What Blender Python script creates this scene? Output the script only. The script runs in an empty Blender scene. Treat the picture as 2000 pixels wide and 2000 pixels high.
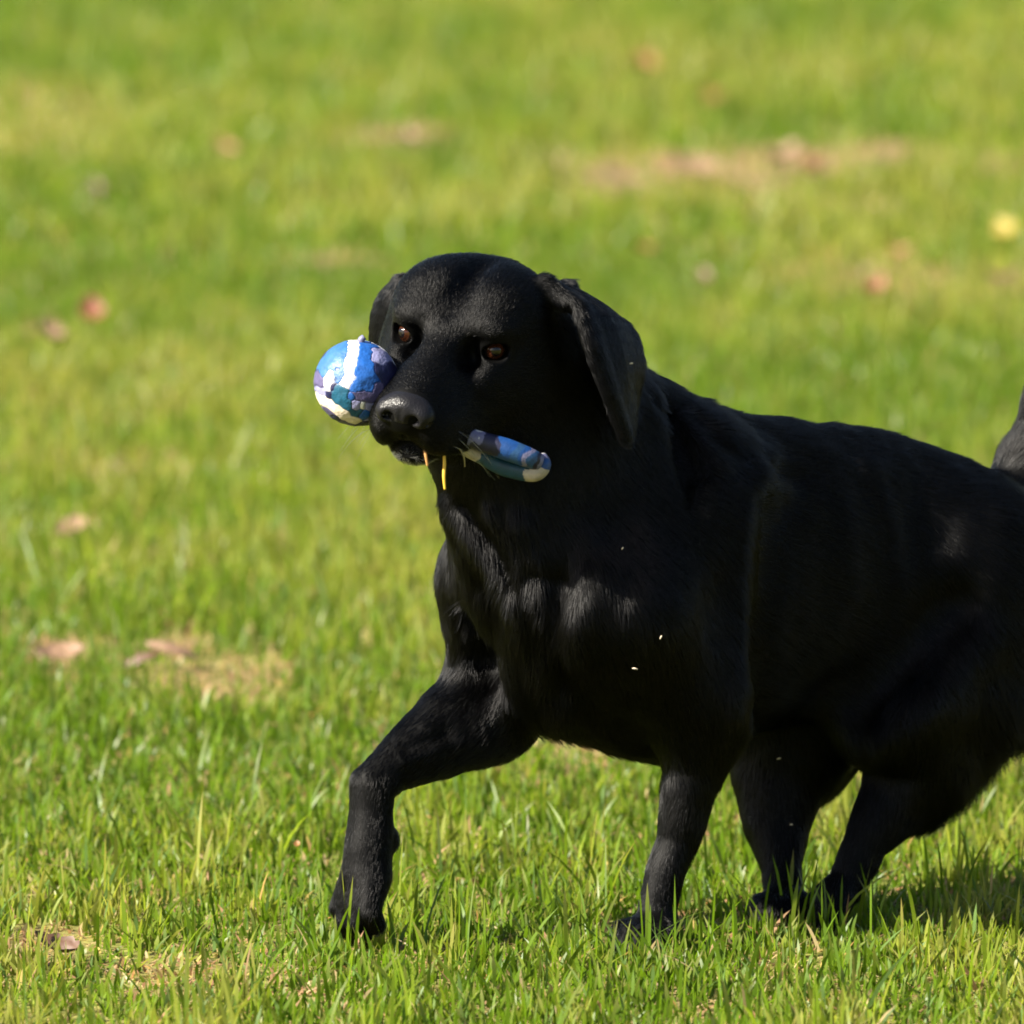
import bpy, math
import numpy as np
from mathutils import Vector, Matrix

rng = np.random.default_rng(7)
scene = bpy.context.scene
col = scene.collection

# ------------------------------------------------------------------ camera
CAM = np.array([0.0, -10.0, 1.55])
PITCH = math.radians(6.38)
cam_data = bpy.data.cameras.new('camera')
cam_data.sensor_width = 36.0
cam_data.lens = 360.0
cam_data.clip_start = 0.1
cam_data.clip_end = 2000.0
cam_data.dof.use_dof = True
cam_data.dof.focus_distance = 9.98
cam_data.dof.aperture_fstop = 7.0
cam_data.dof.aperture_blades = 9
cam = bpy.data.objects.new('camera', cam_data)
cam.location = CAM
cam.rotation_euler = (math.pi / 2 - PITCH, 0, 0)
col.objects.link(cam)
scene.camera = cam

# ------------------------------------------------------------------ light
SUN_FROM = Vector((-0.76, -0.34, 0.62)).normalized()
world = bpy.data.worlds.new('World')
scene.world = world
world.use_nodes = True
wn = world.node_tree
sky = wn.nodes.new('ShaderNodeTexSky')
sky.sky_type = 'NISHITA'
sky.sun_disc = False
sky.sun_elevation = math.asin(SUN_FROM.z)
sky.sun_rotation = math.atan2(SUN_FROM.x, SUN_FROM.y)
sky.dust_density = 2.0
wn.nodes['Background'].inputs['Strength'].default_value = 0.052
wn.links.new(sky.outputs[0], wn.nodes['Background'].inputs['Color'])
sun_data = bpy.data.lights.new('sun', 'SUN')
sun_data.energy = 5.0
sun_data.angle = math.radians(0.9)
sun_data.color = (1.0, 0.93, 0.80)
sun = bpy.data.objects.new('sun', sun_data)
sun.rotation_euler = SUN_FROM.to_track_quat('Z', 'Y').to_euler()
sun.location = (-4, -3, 5)
col.objects.link(sun)
scene.view_settings.view_transform = 'Standard'
scene.view_settings.look = 'None'
scene.view_settings.gamma = 1.0
scene.cycles.filter_width = 1.8
scene.view_settings.exposure = 2.17

# ------------------------------------------------------------------ helpers
CP, SP = math.cos(PITCH), math.sin(PITCH)
FWD = np.array([0, CP, -SP]); UPV = np.array([0, SP, CP])


def at(u, v, Y):
    """world point seen at photo pixel (u, v) of 2000 when it stands at depth Y"""
    d = FWD + np.array([(u - 1000) / 1000 * 0.05, 0, 0]) - UPV * ((v - 1000) / 1000 * 0.05)
    return CAM + d * ((Y - CAM[1]) / d[1])


def ground_at(u, v):
    d = FWD + np.array([(u - 1000) / 1000 * 0.05, 0, 0]) - UPV * ((v - 1000) / 1000 * 0.05)
    return CAM + d * (-CAM[2] / d[2])


def proj(p):
    q = np.asarray(p, float) - CAM
    w = q @ FWD
    return 1000 + 1000 * q[..., 0] / w / 0.05, 1000 - 1000 * (q @ UPV) / w / 0.05


def tag(o, label=None, cat=None, group=None, kind=None):
    if label: o['label'] = label
    if cat: o['category'] = cat
    if group: o['group'] = group
    if kind: o['kind'] = kind
    return o


def link(name, data, parent=None):
    o = bpy.data.objects.new(name, data)
    col.objects.link(o)
    if parent is not None:
        o.parent = parent
        o.matrix_parent_inverse = parent.matrix_world.inverted()
    return o


def empty(name, loc):
    o = link(name, None)
    o.location = loc
    o.empty_display_size = 0.05
    bpy.context.view_layer.update()
    return o


def mesh_np(name, V, F, mat=None, smooth=True, col_attr=None):
    """mesh from arrays; F is (n,3) or (n,4), or a list of both"""
    me = bpy.data.meshes.new(name)
    Fs = F if isinstance(F, list) else [F]
    Fs = [np.asarray(f, np.int32) for f in Fs if len(f)]
    loops = np.concatenate([f.ravel() for f in Fs])
    tot = np.concatenate([np.full(len(f), f.shape[1], np.int32) for f in Fs])
    start = np.concatenate([[0], np.cumsum(tot)[:-1]]).astype(np.int32)
    me.vertices.add(len(V)); me.loops.add(len(loops)); me.polygons.add(len(tot))
    me.vertices.foreach_set('co', np.asarray(V, np.float32).ravel())
    me.loops.foreach_set('vertex_index', loops)
    me.polygons.foreach_set('loop_start', start)
    me.polygons.foreach_set('loop_total', tot)
    if smooth:
        me.polygons.foreach_set('use_smooth', np.ones(len(tot), bool))
    me.update(calc_edges=True)
    if col_attr is not None:
        for nm, data in col_attr.items():
            a = me.color_attributes.new(nm, 'FLOAT_COLOR', 'POINT')
            c = np.ones((len(V), 4), np.float32); c[:, :3] = data
            a.data.foreach_set('color', c.ravel())
    if mat: me.materials.append(mat)
    return me


def new_mat(name):
    m = bpy.data.materials.new(name); m.use_nodes = True
    nt = m.node_tree
    return m, nt, nt.nodes['Principled BSDF']


def N(nt, t, **kw):
    n = nt.nodes.new(t)
    for k, v in kw.items(): setattr(n, k, v)
    return n


def ramp(nt, stops, interp='LINEAR'):
    r = N(nt, 'ShaderNodeValToRGB')
    r.color_ramp.interpolation = interp
    e = r.color_ramp.elements
    while len(e) < len(stops): e.new(0.5)
    for el, (p, c) in zip(e, stops):
        el.position = p; el.color = (*c, 1)
    return r


_perm = np.random.default_rng(3).random(65536).astype(np.float32)


def vnoise(x, y, z=0.0):
    """value noise, smooth, 0..1"""
    x = np.asarray(x, np.float64); y = np.asarray(y, np.float64); z = np.zeros_like(x) + z
    xi, yi, zi = np.floor(x).astype(np.int64), np.floor(y).astype(np.int64), np.floor(z).astype(np.int64)
    fx, fy, fz = x - xi, y - yi, z - zi
    fx, fy, fz = [f * f * (3 - 2 * f) for f in (fx, fy, fz)]

    def h(a, b, c): return _perm[((a * 73856093) ^ (b * 19349663) ^ (c * 83492791)) & 65535]
    r = 0
    for dx in (0, 1):
        for dy in (0, 1):
            for dz in (0, 1):
                r = r + h(xi + dx, yi + dy, zi + dz) * (fx if dx else 1 - fx) * (fy if dy else 1 - fy) * (fz if dz else 1 - fz)
    return r


def fbm(x, y, z=0.0, o=3):
    r, a, s = 0, 0.5, 1.0
    for i in range(o):
        r = r + a * vnoise(x * s + 17.3 * i, y * s + 9.1 * i, z * s if np.ndim(z) or z else 0.0); s *= 2.03; a *= 0.5
    return r / (1 - 0.5 ** o)


# ------------------------------------------------------------------ implicit surfaces
class Field:
    def __init__(self, xs, ys, zs):
        self.x, self.y, self.z = [np.asarray(a, np.float32) for a in (xs, ys, zs)]
        self.D = np.full((len(xs), len(ys), len(zs)), 1.0, np.float32)

    def box(self, lo, hi):
        s = []
        for a, l, h in ((self.x, lo[0], hi[0]), (self.y, lo[1], hi[1]), (self.z, lo[2], hi[2])):
            i, j = np.searchsorted(a, l), np.searchsorted(a, h)
            s.append(slice(i, max(i, j)))
        return tuple(s)

    def apply(self, lo, hi, fn, k, sub=False):
        m = k + 0.014
        s = self.box(np.asarray(lo) - m, np.asarray(hi) + m)
        if any(q.start >= q.stop for q in s): return
        X = self.x[s[0]][:, None, None]; Y = self.y[s[1]][None, :, None]; Z = self.z[s[2]][None, None, :]
        d = fn(X, Y, Z)
        A = self.D[s]
        if sub:
            h = np.maximum(k - np.abs(A + d), 0) / k
            self.D[s] = np.maximum(A, -d) + h * h * k * 0.25
        else:
            h = np.maximum(k - np.abs(A - d), 0) / k
            self.D[s] = np.minimum(A, d) - h * h * k * 0.25

    def ell(self, c, r, R=None, k=0.01, sub=False):
        R = np.eye(3) if R is None else R          # columns = local axes
        c = np.asarray(c, float); r = np.asarray(r, float)
        ext = np.sqrt(((R * r) ** 2).sum(1))

        def fn(X, Y, Z):
            dx, dy, dz = X - np.float32(c[0]), Y - np.float32(c[1]), Z - np.float32(c[2])
            k0 = 0; k1 = 0
            for i in range(3):
                a = dx * np.float32(R[0, i]) + dy * np.float32(R[1, i]) + dz * np.float32(R[2, i])
                k0 = k0 + (a / np.float32(r[i])) ** 2
                k1 = k1 + (a / np.float32(r[i] ** 2)) ** 2
            k0 = np.sqrt(k0); k1 = np.sqrt(k1) + 1e-6
            return k0 * (k0 - 1) / k1
        self.apply(c - ext, c + ext, fn, k, sub)

    def cone(self, a, b, ra, rb, k=0.01, sub=False):
        a = np.asarray(a, float); b = np.asarray(b, float)
        ba = b - a; L = float(np.sqrt(ba @ ba)); ax = ba / L
        sl = (ra - rb) / L; cs = math.sqrt(max(1 - sl * sl, 1e-6))

        def fn(X, Y, Z):
            dx, dy, dz = X - np.float32(a[0]), Y - np.float32(a[1]), Z - np.float32(a[2])
            t = dx * np.float32(ax[0]) + dy * np.float32(ax[1]) + dz * np.float32(ax[2])
            q = np.sqrt(np.maximum(dx * dx + dy * dy + dz * dz - t * t, 0))
            tt = np.clip(t - q * np.float32(sl / cs), 0, np.float32(L))
            return np.sqrt(q * q + (t - tt) ** 2) - np.float32(ra) - tt * np.float32((rb - ra) / L)
        lo = np.minimum(a - ra, b - rb); hi = np.maximum(a + ra, b + rb)
        if sub is None: return lo, hi, fn
        self.apply(lo, hi, fn, k, sub)

    def chain(self, pts, k=0.01, sub=False):
        """pts: list of (point, radius)"""
        self.join([self.cone(a, b, ra, rb, k, None) for (a, ra), (b, rb) in zip(pts[:-1], pts[1:])], k, sub)

    def join(self, parts, k, sub=False):
        """blend the plain union of several shapes into the field in one go"""
        lo = np.min([p[0] for p in parts], 0); hi = np.max([p[1] for p in parts], 0)
        m = k + 0.014
        s = self.box(lo - m, hi + m)
        if any(q.start >= q.stop for q in s): return
        T = np.full([q.stop - q.start for q in s], 1.0, np.float32)
        for l, h, fn in parts:
            b = self.box(l - m, h + m)
            r = tuple(slice(q.start - o.start, q.stop - o.start) for q, o in zip(b, s))
            if any(q.start >= q.stop for q in b): continue
            d = fn(self.x[b[0]][:, None, None], self.y[b[1]][None, :, None], self.z[b[2]][None, None, :])
            T[r] = np.minimum(T[r], d)
        self.apply(lo, hi, lambda X, Y, Z: T, k, sub)

    def tri(self, a, b, c, th, k=0.006):
        a, b, c = [np.asarray(p, np.float32) for p in (a, b, c)]
        ba, cb, ac = b - a, c - b, a - c
        nor = np.cross(ba, ac)

        def fn(X, Y, Z):
            def sub3(o): return X - o[0], Y - o[1], Z - o[2]
            def dot(p, q): return p[0] * q[0] + p[1] * q[1] + p[2] * q[2]
            pa, pb, pc = sub3(a), sub3(b), sub3(c)
            s = np.sign(dot(pa, np.cross(ba, nor))) + np.sign(dot(pb, np.cross(cb, nor))) + np.sign(dot(pc, np.cross(ac, nor)))

            def edge(p, e):
                t = np.clip(dot(p, e) / float(e @ e), 0, 1)
                return (p[0] - e[0] * t) ** 2 + (p[1] - e[1] * t) ** 2 + (p[2] - e[2] * t) ** 2
            de = np.minimum(np.minimum(edge(pa, ba), edge(pb, cb)), edge(pc, ac))
            dn = dot(pa, nor) ** 2 / float(nor @ nor)
            return np.sqrt(np.where(s < 2.0, de, dn)) - np.float32(th)
        P = np.stack([a, b, c])
        return P.min(0) - th, P.max(0) + th, fn

    def patch(self, grid, th, sub=3, k=0.006):
        """grid[row][col] of points -> smooth sheet of thickness 2*th (th may vary: (front, back))"""
        G = np.asarray(grid, float)

        def refine(A):
            n = A.shape[0]
            t = np.linspace(0, n - 1, (n - 1) * sub + 1)
            out = []
            for q in t:
                i = min(int(q), n - 2); f = q - i
                p0, p1, p2, p3 = A[max(i - 1, 0)], A[i], A[i + 1], A[min(i + 2, n - 1)]
                out.append(0.5 * (2 * p1 + (p2 - p0) * f + (2 * p0 - 5 * p1 + 4 * p2 - p3) * f * f + (3 * p1 - p0 - 3 * p2 + p3) * f ** 3))
            return np.array(out)
        G = refine(G); G = refine(G.swapaxes(0, 1)).swapaxes(0, 1)
        parts = []
        for i in range(G.shape[0] - 1):
            for j in range(G.shape[1] - 1):
                a, b, c, d = G[i, j], G[i + 1, j], G[i + 1, j + 1], G[i, j + 1]
                for t in ((a, b, c), (a, c, d)):
                    if np.linalg.norm(np.cross(t[1] - t[0], t[2] - t[0])) > 1e-8:
                        parts.append(self.tri(*t, th, k))
        self.join(parts, k)
        return G

    def mesh(self):
        D = self.D; S = D < 0
        nx, ny, nz = D.shape
        cnt = np.zeros((nx - 1, ny - 1, nz - 1), np.uint8)
        for i in (0, 1):
            for j in (0, 1):
                for k in (0, 1):
                    cnt += S[i:nx - 1 + i, j:ny - 1 + j, k:nz - 1 + k]
        act = (cnt > 0) & (cnt < 8)
        I, J, K = np.nonzero(act)
        idx = np.full(act.shape, -1, np.int32); idx[I, J, K] = np.arange(len(I), dtype=np.int32)
        pos = np.zeros((len(I), 3)); num = np.zeros(len(I))
        corners = [(i, j, k) for i in (0, 1) for j in (0, 1) for k in (0, 1)]
        cv = {c: D[I + c[0], J + c[1], K + c[2]].astype(np.float64) for c in corners}
        for c in corners:
            for ax in range(3):
                if c[ax] == 0:
                    e = list(c); e[ax] = 1; e = tuple(e)
                    d0, d1 = cv[c], cv[e]
                    m = (d0 < 0) != (d1 < 0)
                    t = np.where(m, d0 / np.where(m, d0 - d1, 1), 0)
                    p = np.array([[c[0], c[1], c[2]]], float).repeat(len(I), 0); p[:, ax] += t
                    pos[m] += p[m]; num[m] += 1
        pos /= num[:, None]
        V = np.empty_like(pos)
        for ax, (g, base) in enumerate(((self.x, I), (self.y, J), (self.z, K))):
            V[:, ax] = g[base] + (g[base + 1] - g[base]) * pos[:, ax]
        quads = []
        a, b = S[:-1, 1:-1, 1:-1], S[1:, 1:-1, 1:-1]
        for m, flip in ((a & ~b, False), (~a & b, True)):
            i, j, k = np.nonzero(m); j += 1; k += 1
            q = np.stack([idx[i, j - 1, k - 1], idx[i, j, k - 1], idx[i, j, k], idx[i, j - 1, k]], 1)
            quads.append(q[:, ::-1] if flip else q)
        a, b = S[1:-1, :-1, 1:-1], S[1:-1, 1:, 1:-1]
        for m, flip in ((a & ~b, True), (~a & b, False)):
            i, j, k = np.nonzero(m); i += 1; k += 1
            q = np.stack([idx[i - 1, j, k - 1], idx[i, j, k - 1], idx[i, j, k], idx[i - 1, j, k]], 1)
            quads.append(q[:, ::-1] if flip else q)
        a, b = S[1:-1, 1:-1, :-1], S[1:-1, 1:-1, 1:]
        for m, flip in ((a & ~b, False), (~a & b, True)):
            i, j, k = np.nonzero(m); i += 1; j += 1
            q = np.stack([idx[i - 1, j - 1, k], idx[i, j - 1, k], idx[i, j, k], idx[i - 1, j, k]], 1)
            quads.append(q[:, ::-1] if flip else q)
        return V, np.concatenate(quads)


def vnormals(V, Q):
    n = np.cross(V[Q[:, 2]] - V[Q[:, 0]], V[Q[:, 3]] - V[Q[:, 1]])
    out = np.zeros_like(V)
    for i in range(4): np.add.at(out, Q[:, i], n)
    return out / (np.linalg.norm(out, axis=1, keepdims=True) + 1e-12)


def axis(segs):
    """rectilinear axis from (start, end, step) runs"""
    a = [np.arange(s, e, st) for s, e, st in segs]
    return np.concatenate(a)





# ------------------------------------------------------------------ ground
soil, nt, bs = new_mat('lawn_soil')
tc = N(nt, 'ShaderNodeTexCoord')
n1 = N(nt, 'ShaderNodeTexNoise'); n1.inputs['Scale'].default_value = 0.9; n1.inputs['Detail'].default_value = 6
n2 = N(nt, 'ShaderNodeTexNoise'); n2.inputs['Scale'].default_value = 60; n2.inputs['Detail'].default_value = 4
r1 = ramp(nt, [(0.30, (0.10, 0.13, 0.018)), (0.52, (0.16, 0.165, 0.035)), (0.72, (0.24, 0.18, 0.085))])
r2 = ramp(nt, [(0.3, (0.45, 0.45, 0.45)), (0.7, (1.2, 1.2, 1.2))])
dr = N(nt, 'ShaderNodeAttribute', attribute_name='dry')
dm = N(nt, 'ShaderNodeMix', data_type='RGBA'); dm.inputs[7].default_value = (0.17, 0.105, 0.06, 1)
nt.links.new(dr.outputs['Fac'], dm.inputs[0]); nt.links.new(r1.outputs[0], dm.inputs[6])
mx = N(nt, 'ShaderNodeMix', data_type='RGBA', blend_type='MULTIPLY'); mx.inputs[0].default_value = 1.0
for n in (n1, n2): nt.links.new(tc.outputs['Object'], n.inputs['Vector'])
nt.links.new(n1.outputs['Fac'], r1.inputs[0]); nt.links.new(n2.outputs['Fac'], r2.inputs[0])
nt.links.new(dm.outputs[2], mx.inputs[6]); nt.links.new(r2.outputs[0], mx.inputs[7]); nt.links.new(mx.outputs[2], bs.inputs['Base Color'])
bs.inputs['Roughness'].default_value = 0.95
bs.inputs['Specular IOR Level'].default_value = 0.1


def height(x, y):
    """gentle unevenness of the lawn"""
    return (vnoise(x * 2.3, y * 2.3) - 0.5) * 0.016 * np.clip((y - 0.6) / 1.5, 0, 1)


gx = np.concatenate([[-400, -120, -40, -12], np.arange(-6, 6.01, 0.08), [12, 40, 120, 400]])
gy = np.concatenate([[-60, -20, -8], np.arange(-4, 26, 0.08), [32, 50, 100, 250, 700]])
GX, GY = np.meshgrid(gx, gy, indexing='ij')
inside = (np.abs(GX) < 7) & (GY < 27) & (GY > -5)
GZ = np.where(inside, height(GX, GY), 0.0)
ii = np.arange(GX.size).reshape(GX.shape)
gq = np.stack([ii[:-1, :-1], ii[1:, :-1], ii[1:, 1:], ii[:-1, 1:]], -1).reshape(-1, 4)
# dry patches as ellipses on the ground: centre pixel, half width px, half height px, how dry, how short
DRY = []
for (u, v, ru, rv, s) in [
    (1080, 335, 70, 20, 0.9), (1830, 306, 70, 15, 0.9), (1190, 352, 70, 30, 1.2), (1350, 335, 90, 30, 1.3), (1450, 348, 100, 28, 1.1), (1530, 315, 90, 26, 1.3), (1600, 335, 80, 26, 1.2), (1700, 312, 90, 22, 1.0), (1760, 300, 70, 18, 1.0),
    (1480, 390, 130, 25, 0.45), (1700, 405, 70, 20, 0.55), (1955, 328, 45, 25, 0.8), (1400, 345, 360, 45, 0.5),
    (750, 272, 110, 25, 0.9), (690, 520, 130, 22, 1.0), (115, 1270, 70, 30, 1.0), (330, 1262, 100, 24, 0.9), (400, 1340, 180, 50, 0.55), (130, 1330, 60, 25, 0.5),
    (1150, 1440, 160, 70, 0.55), (110, 1850, 90, 35, 0.7), (330, 1900, 160, 50, 0.4), (90, 655, 60, 22, 0.7), (140, 1045, 70, 20, 0.8), (240, 930, 160, 30, 0.5),
    (1700, 560, 260, 50, 0.40), (60, 250, 200, 90, 0.30), (1230, 1830, 120, 30, 0.6), (1500, 1900, 150, 60, 0.30), (600, 1930, 200, 40, 0.35)]:
    c = ground_at(u, v)
    e = ground_at(u + ru, v); f = ground_at(u, v - rv)
    DRY.append((c[0], c[1], e[0] - c[0], f[1] - c[1], s))


def dryness(x, y):
    d = np.zeros_like(x)
    for cx, cy, rx, ry, s in DRY:
        q = ((x - cx) / rx) ** 2 + ((y - cy) / ry) ** 2
        q = q + (fbm(x * 7 / (1 + rx), y * 4, 0, 2) - 0.5) * 2.4
        d = np.maximum(d, s * np.clip(1.25 - q, 0, 1))
    return d


ground = link('ground', mesh_np('ground', np.stack([GX, GY, GZ], -1).reshape(-1, 3), gq, soil, col_attr={'dry': np.repeat(np.clip(dryness(GX, GY), 0, 1).reshape(-1, 1), 3, 1)}))
tag(ground, kind='structure')


GREENS = np.array([(0.078, 0.138, 0.007), (0.108, 0.168, 0.010), (0.145, 0.193, 0.016), (0.182, 0.202, 0.032), (0.090, 0.152, 0.034)])
STRAWS = np.array([(0.34, 0.26, 0.12), (0.32, 0.20, 0.11), (0.40, 0.31, 0.16), (0.30, 0.165, 0.095)])


def grass(name, label, x, y, h, w, segs, seed, litter=0.0):
    r = np.random.default_rng(seed)
    dry = dryness(x, y)
    keep = r.random(len(x)) > 0.40 * np.clip(dry, 0, 1)          # thin growth on the dry patches
    x, y, h, w, dry = x[keep], y[keep], h[keep], w[keep], np.clip(dry[keep], 0, 1)
    n = len(x)
    tone = fbm(x * 1.4 + 3, y * 0.55, 0, 3)
    fine = fbm(x * 15, y * 6, 0, 2)
    gi = np.clip(((tone - 0.5) * 3.2 + 0.40 + (fine - 0.5) * 2.6 + r.normal(0, 0.22, n)) * 3.2, 0, 2.999)
    i0 = gi.astype(int); f = (gi - i0)[:, None]
    base = GREENS[i0] * (1 - f) + GREENS[np.minimum(i0 + 1, 3)] * f
    blue = r.random(n) < 0.10
    base[blue] = GREENS[4]
    straw = r.random(n) < (0.09 + 1.0 * dry + 0.14 * np.clip((tone - 0.55) * 4, 0, 1))
    base[straw] = STRAWS[r.integers(0, 4, n)][straw]
    lit = r.random(n) < litter * (0.6 + 0.8 * dry)            # short dead pieces lying low between the blades
    base[lit] = STRAWS[r.integers(0, 4, n)][lit]
    base *= r.uniform(0.78, 1.2, n)[:, None]
    h = h * np.where(straw, 0.62, 1.0) * (1 - 0.65 * dry) * (0.45 + 1.1 * fine)
    h = np.where(lit, r.uniform(0.008, 0.018, n), h)
    az = r.uniform(0, 2 * math.pi, n); la = r.uniform(0, 2 * math.pi, n)
    lean = np.abs(r.normal(0.32, 0.28, n)) + np.where(straw, 0.5, 0) * r.random(n)
    lean = np.where(lit, r.uniform(0.8, 3.0, n), lean)
    bend = r.uniform(0.1, 0.9, n)
    sx, sy = np.cos(az) * w / 2, np.sin(az) * w / 2
    z0 = height(x, y) - 0.004
    V = np.empty((n, 2 * segs + 1, 3), np.float32); C = np.empty((n, 2 * segs + 1, 3), np.float32)
    tipc = base * 0.6 + STRAWS[r.integers(0, 4, n)] * 0.4
    tipw = (r.random(n) < 0.35)[:, None]
    for i in range(segs + 1):
        t = i / segs
        off = lean * h * (t * (1 - bend) + bend * t * t)
        px, py = x + np.cos(la) * off, y + np.sin(la) * off
        pz = z0 + h * (t - 0.30 * np.minimum(lean, 1.2) * t * t)
        taper = (1.0 - 0.25 * t) if i < segs else 0
        cc = np.where(tipw, base * (1 - t ** 3) + tipc * t ** 3, base)
        if i < segs:
            V[:, 2 * i] = np.stack([px - sx * taper, py - sy * taper, pz], 1)
            V[:, 2 * i + 1] = np.stack([px + sx * taper, py + sy * taper, pz], 1)
            C[:, 2 * i] = cc; C[:, 2 * i + 1] = cc
        else:
            V[:, 2 * i] = np.stack([px, py, pz], 1); C[:, 2 * i] = cc
    k = 2 * segs + 1
    o = (np.arange(n) * k)[:, None]
    quads = np.concatenate([o + np.array([[2 * i, 2 * i + 1, 2 * i + 3, 2 * i + 2]]) for i in range(segs - 1)]) if segs > 1 else np.zeros((0, 4), int)
    tris = o + np.array([[2 * segs - 2, 2 * segs - 1, 2 * segs]])
    me = mesh_np(name, V.reshape(-1, 3), [quads, tris], grass_mat, col_attr={'blade': C.reshape(-1, 3)})
    ob = link(name, me)
    tag(ob, label, 'grass', kind='stuff')
    return V


grass_mat, nt, bs = new_mat('grass_blade')
at_ = N(nt, 'ShaderNodeAttribute', attribute_name='blade')
tr = N(nt, 'ShaderNodeBsdfTranslucent'); ms = N(nt, 'ShaderNodeMixShader'); ms.inputs[0].default_value = 0.55
nt.links.new(at_.outputs['Color'], bs.inputs['Base Color'])
gm = N(nt, 'ShaderNodeMix', data_type='RGBA', blend_type='MULTIPLY'); gm.inputs[0].default_value = 1.0
gm.inputs[7].default_value = (1.25, 1.25, 0.8, 1)
nt.links.new(at_.outputs['Color'], gm.inputs[6]); nt.links.new(gm.outputs[2], tr.inputs['Color'])
nt.links.new(bs.outputs[0], ms.inputs[1]); nt.links.new(tr.outputs[0], ms.inputs[2])
nt.links.new(ms.outputs[0], nt.nodes['Material Output'].inputs['Surface'])
bs.inputs['Roughness'].default_value = 0.40
bs.inputs['Specular IOR Level'].default_value = 0.22


def scatter(n, y0, y1, margin, seed):
    """points over the wedge of lawn from y0 to y1 (metres beyond the dog), even density"""
    r = np.random.default_rng(seed)
    hw = lambda y: 0.052 * (y + 10) + margin
    out_x, out_y = [], []
    need = n
    while need > 0:
        y = r.uniform(y0, y1, need * 2); x = r.uniform(-1, 1, need * 2) * hw(y1)
        m = np.abs(x) < hw(y)
        out_x.append(x[m][:need]); out_y.append(y[m][:need]); need -= len(out_x[-1])
    return np.concatenate(out_x), np.concatenate(out_y)


PAWS = [(0.145, -0.05, 0.08), (0.275, 0.10, 0.08), (0.33, 0.12, 0.07), (-0.145, -0.03, 0.07)]
x, y = scatter(105000, -1.1, 2.2, 0.35, 11)
r = np.random.default_rng(5)
tx_, ty_ = zip(*[(px_ + r.normal(0, 0.05), py_ - 0.05 + r.normal(0, 0.05)) for px_, py_, _ in PAWS for _k in range(44)])
hh = r.gamma(7, 0.0031, len(x)) + 0.006; hh = np.where(r.random(len(x)) < 0.03, r.uniform(0.045, 0.085, len(x)), hh)
for px_, py_, rr_ in PAWS:                                        # trodden down round the feet
    hh *= 1 - 0.38 * np.exp(-((x - px_) ** 2 + ((y - py_) * 0.8) ** 2) / rr_ ** 2)
x = np.concatenate([x, tx_]); y = np.concatenate([y, ty_]); hh = np.concatenate([hh, r.uniform(0.04, 0.09, len(tx_))])   # longer blades standing round the feet
NEARV = grass('lawn_grass', 'short green grass in front of and around the dog', x, y, hh, r.uniform(0.0026, 0.0050, len(x)), 4, 21, 0.36)
x, y = scatter(110000, 2.2, 7.5, 0.5, 12)
grass('lawn_grass', 'short green grass behind the dog, slightly out of focus', x, y, r.gamma(8, 0.0044, len(x)) + 0.006, r.uniform(0.0028, 0.005, len(x)), 3, 22, 0.22)
x, y = scatter(220000, 7.5, 24, 0.9, 13)
grass('lawn_grass', 'blurred yellow green lawn at the top of the picture', x, y, r.gamma(8, 0.0046, len(x)) + 0.008, r.uniform(0.005, 0.010, len(x)), 2, 23, 0.12)

# ------------------------------------------------------------------ the dog
A_BODY = math.radians(35)
BC, BS = math.cos(A_BODY), math.sin(A_BODY)
B = np.array([BC, BS, 0.0]); LFT = np.array([BS, -BC, 0.0]); UPW = np.array([0, 0, 1.0])
P0 = np.array([0.005, -0.01])


def P(u, v, m=0.0):
    """point at photo pixel (u, v) lying m metres to the dog's left of its body's middle plane"""
    Y = 0.1
    for _ in range(12):
        x = at(u, v, Y)[0]
        t = (x - P0[0] - m * BS) / BC
        Y = P0[1] + t * BS - m * BC
    return at(u, v, Y)


def body_rot(pitch=0.0, yaw=0.0, roll=0.0):
    """columns back, left, up of the trunk; pitch > 0 drops the rear"""
    M = Matrix.Rotation(A_BODY + yaw, 3, 'Z') @ Matrix.Rotation(pitch, 3, 'Y') @ Matrix.Rotation(roll, 3, 'X')
    M = np.array(M)
    return np.stack([M[:, 0], -M[:, 1], M[:, 2]], 1)


# head frame: forward, left, up
PSI, HP, ROLL = math.radians(22), math.radians(11), math.radians(9)
EYE = at(882, 668, -0.10)
fw = np.array([-math.sin(PSI) * math.cos(HP), -math.cos(PSI) * math.cos(HP), -math.sin(HP)])
lf = np.array([math.cos(PSI), -math.sin(PSI), 0.0])
up = np.cross(fw, lf)
lf, up = lf * math.cos(ROLL) - up * math.sin(ROLL), up * math.cos(ROLL) + lf * math.sin(ROLL)
HR = np.stack([fw, lf, up], 1)


def H(f, l, u):
    return EYE + fw * f + lf * l + up * u


def head_rot(axis_, ang):
    return HR @ np.array(Matrix.Rotation(ang, 3, axis_))


FINE, MID = 0.0014, 0.0036
F = Field(axis([(-0.205, 0.135, FINE), (0.135, 0.70, MID)]),
          axis([(-0.27, -0.005, FINE), (-0.005, 0.60, MID)]),
          axis([(-0.02, 0.44, MID), (0.44, 0.70, FINE), (0.70, 0.86, MID)]))

# --- trunk
R0 = body_rot(math.radians(4))
F.ell(P(1400, 1140, 0), (0.20, 0.102, 0.155), body_rot(math.radians(-4)), k=0.02)          # rib cage
F.ell(P(1150, 1160, 0), (0.105, 0.098, 0.135), body_rot(math.radians(20)), k=0.05)         # fore chest
F.ell(P(1650, 1085, 0), (0.17, 0.090, 0.128), body_rot(math.radians(6)), k=0.06)           # loin and belly
F.ell(P(1825, 1125, 0), (0.125, 0.088, 0.104), body_rot(math.radians(34)), k=0.05)         # croup
F.ell(P(1240, 1325, 0.0), (0.11, 0.055, 0.072), body_rot(math.radians(24)), k=0.045)        # breast bone
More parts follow.
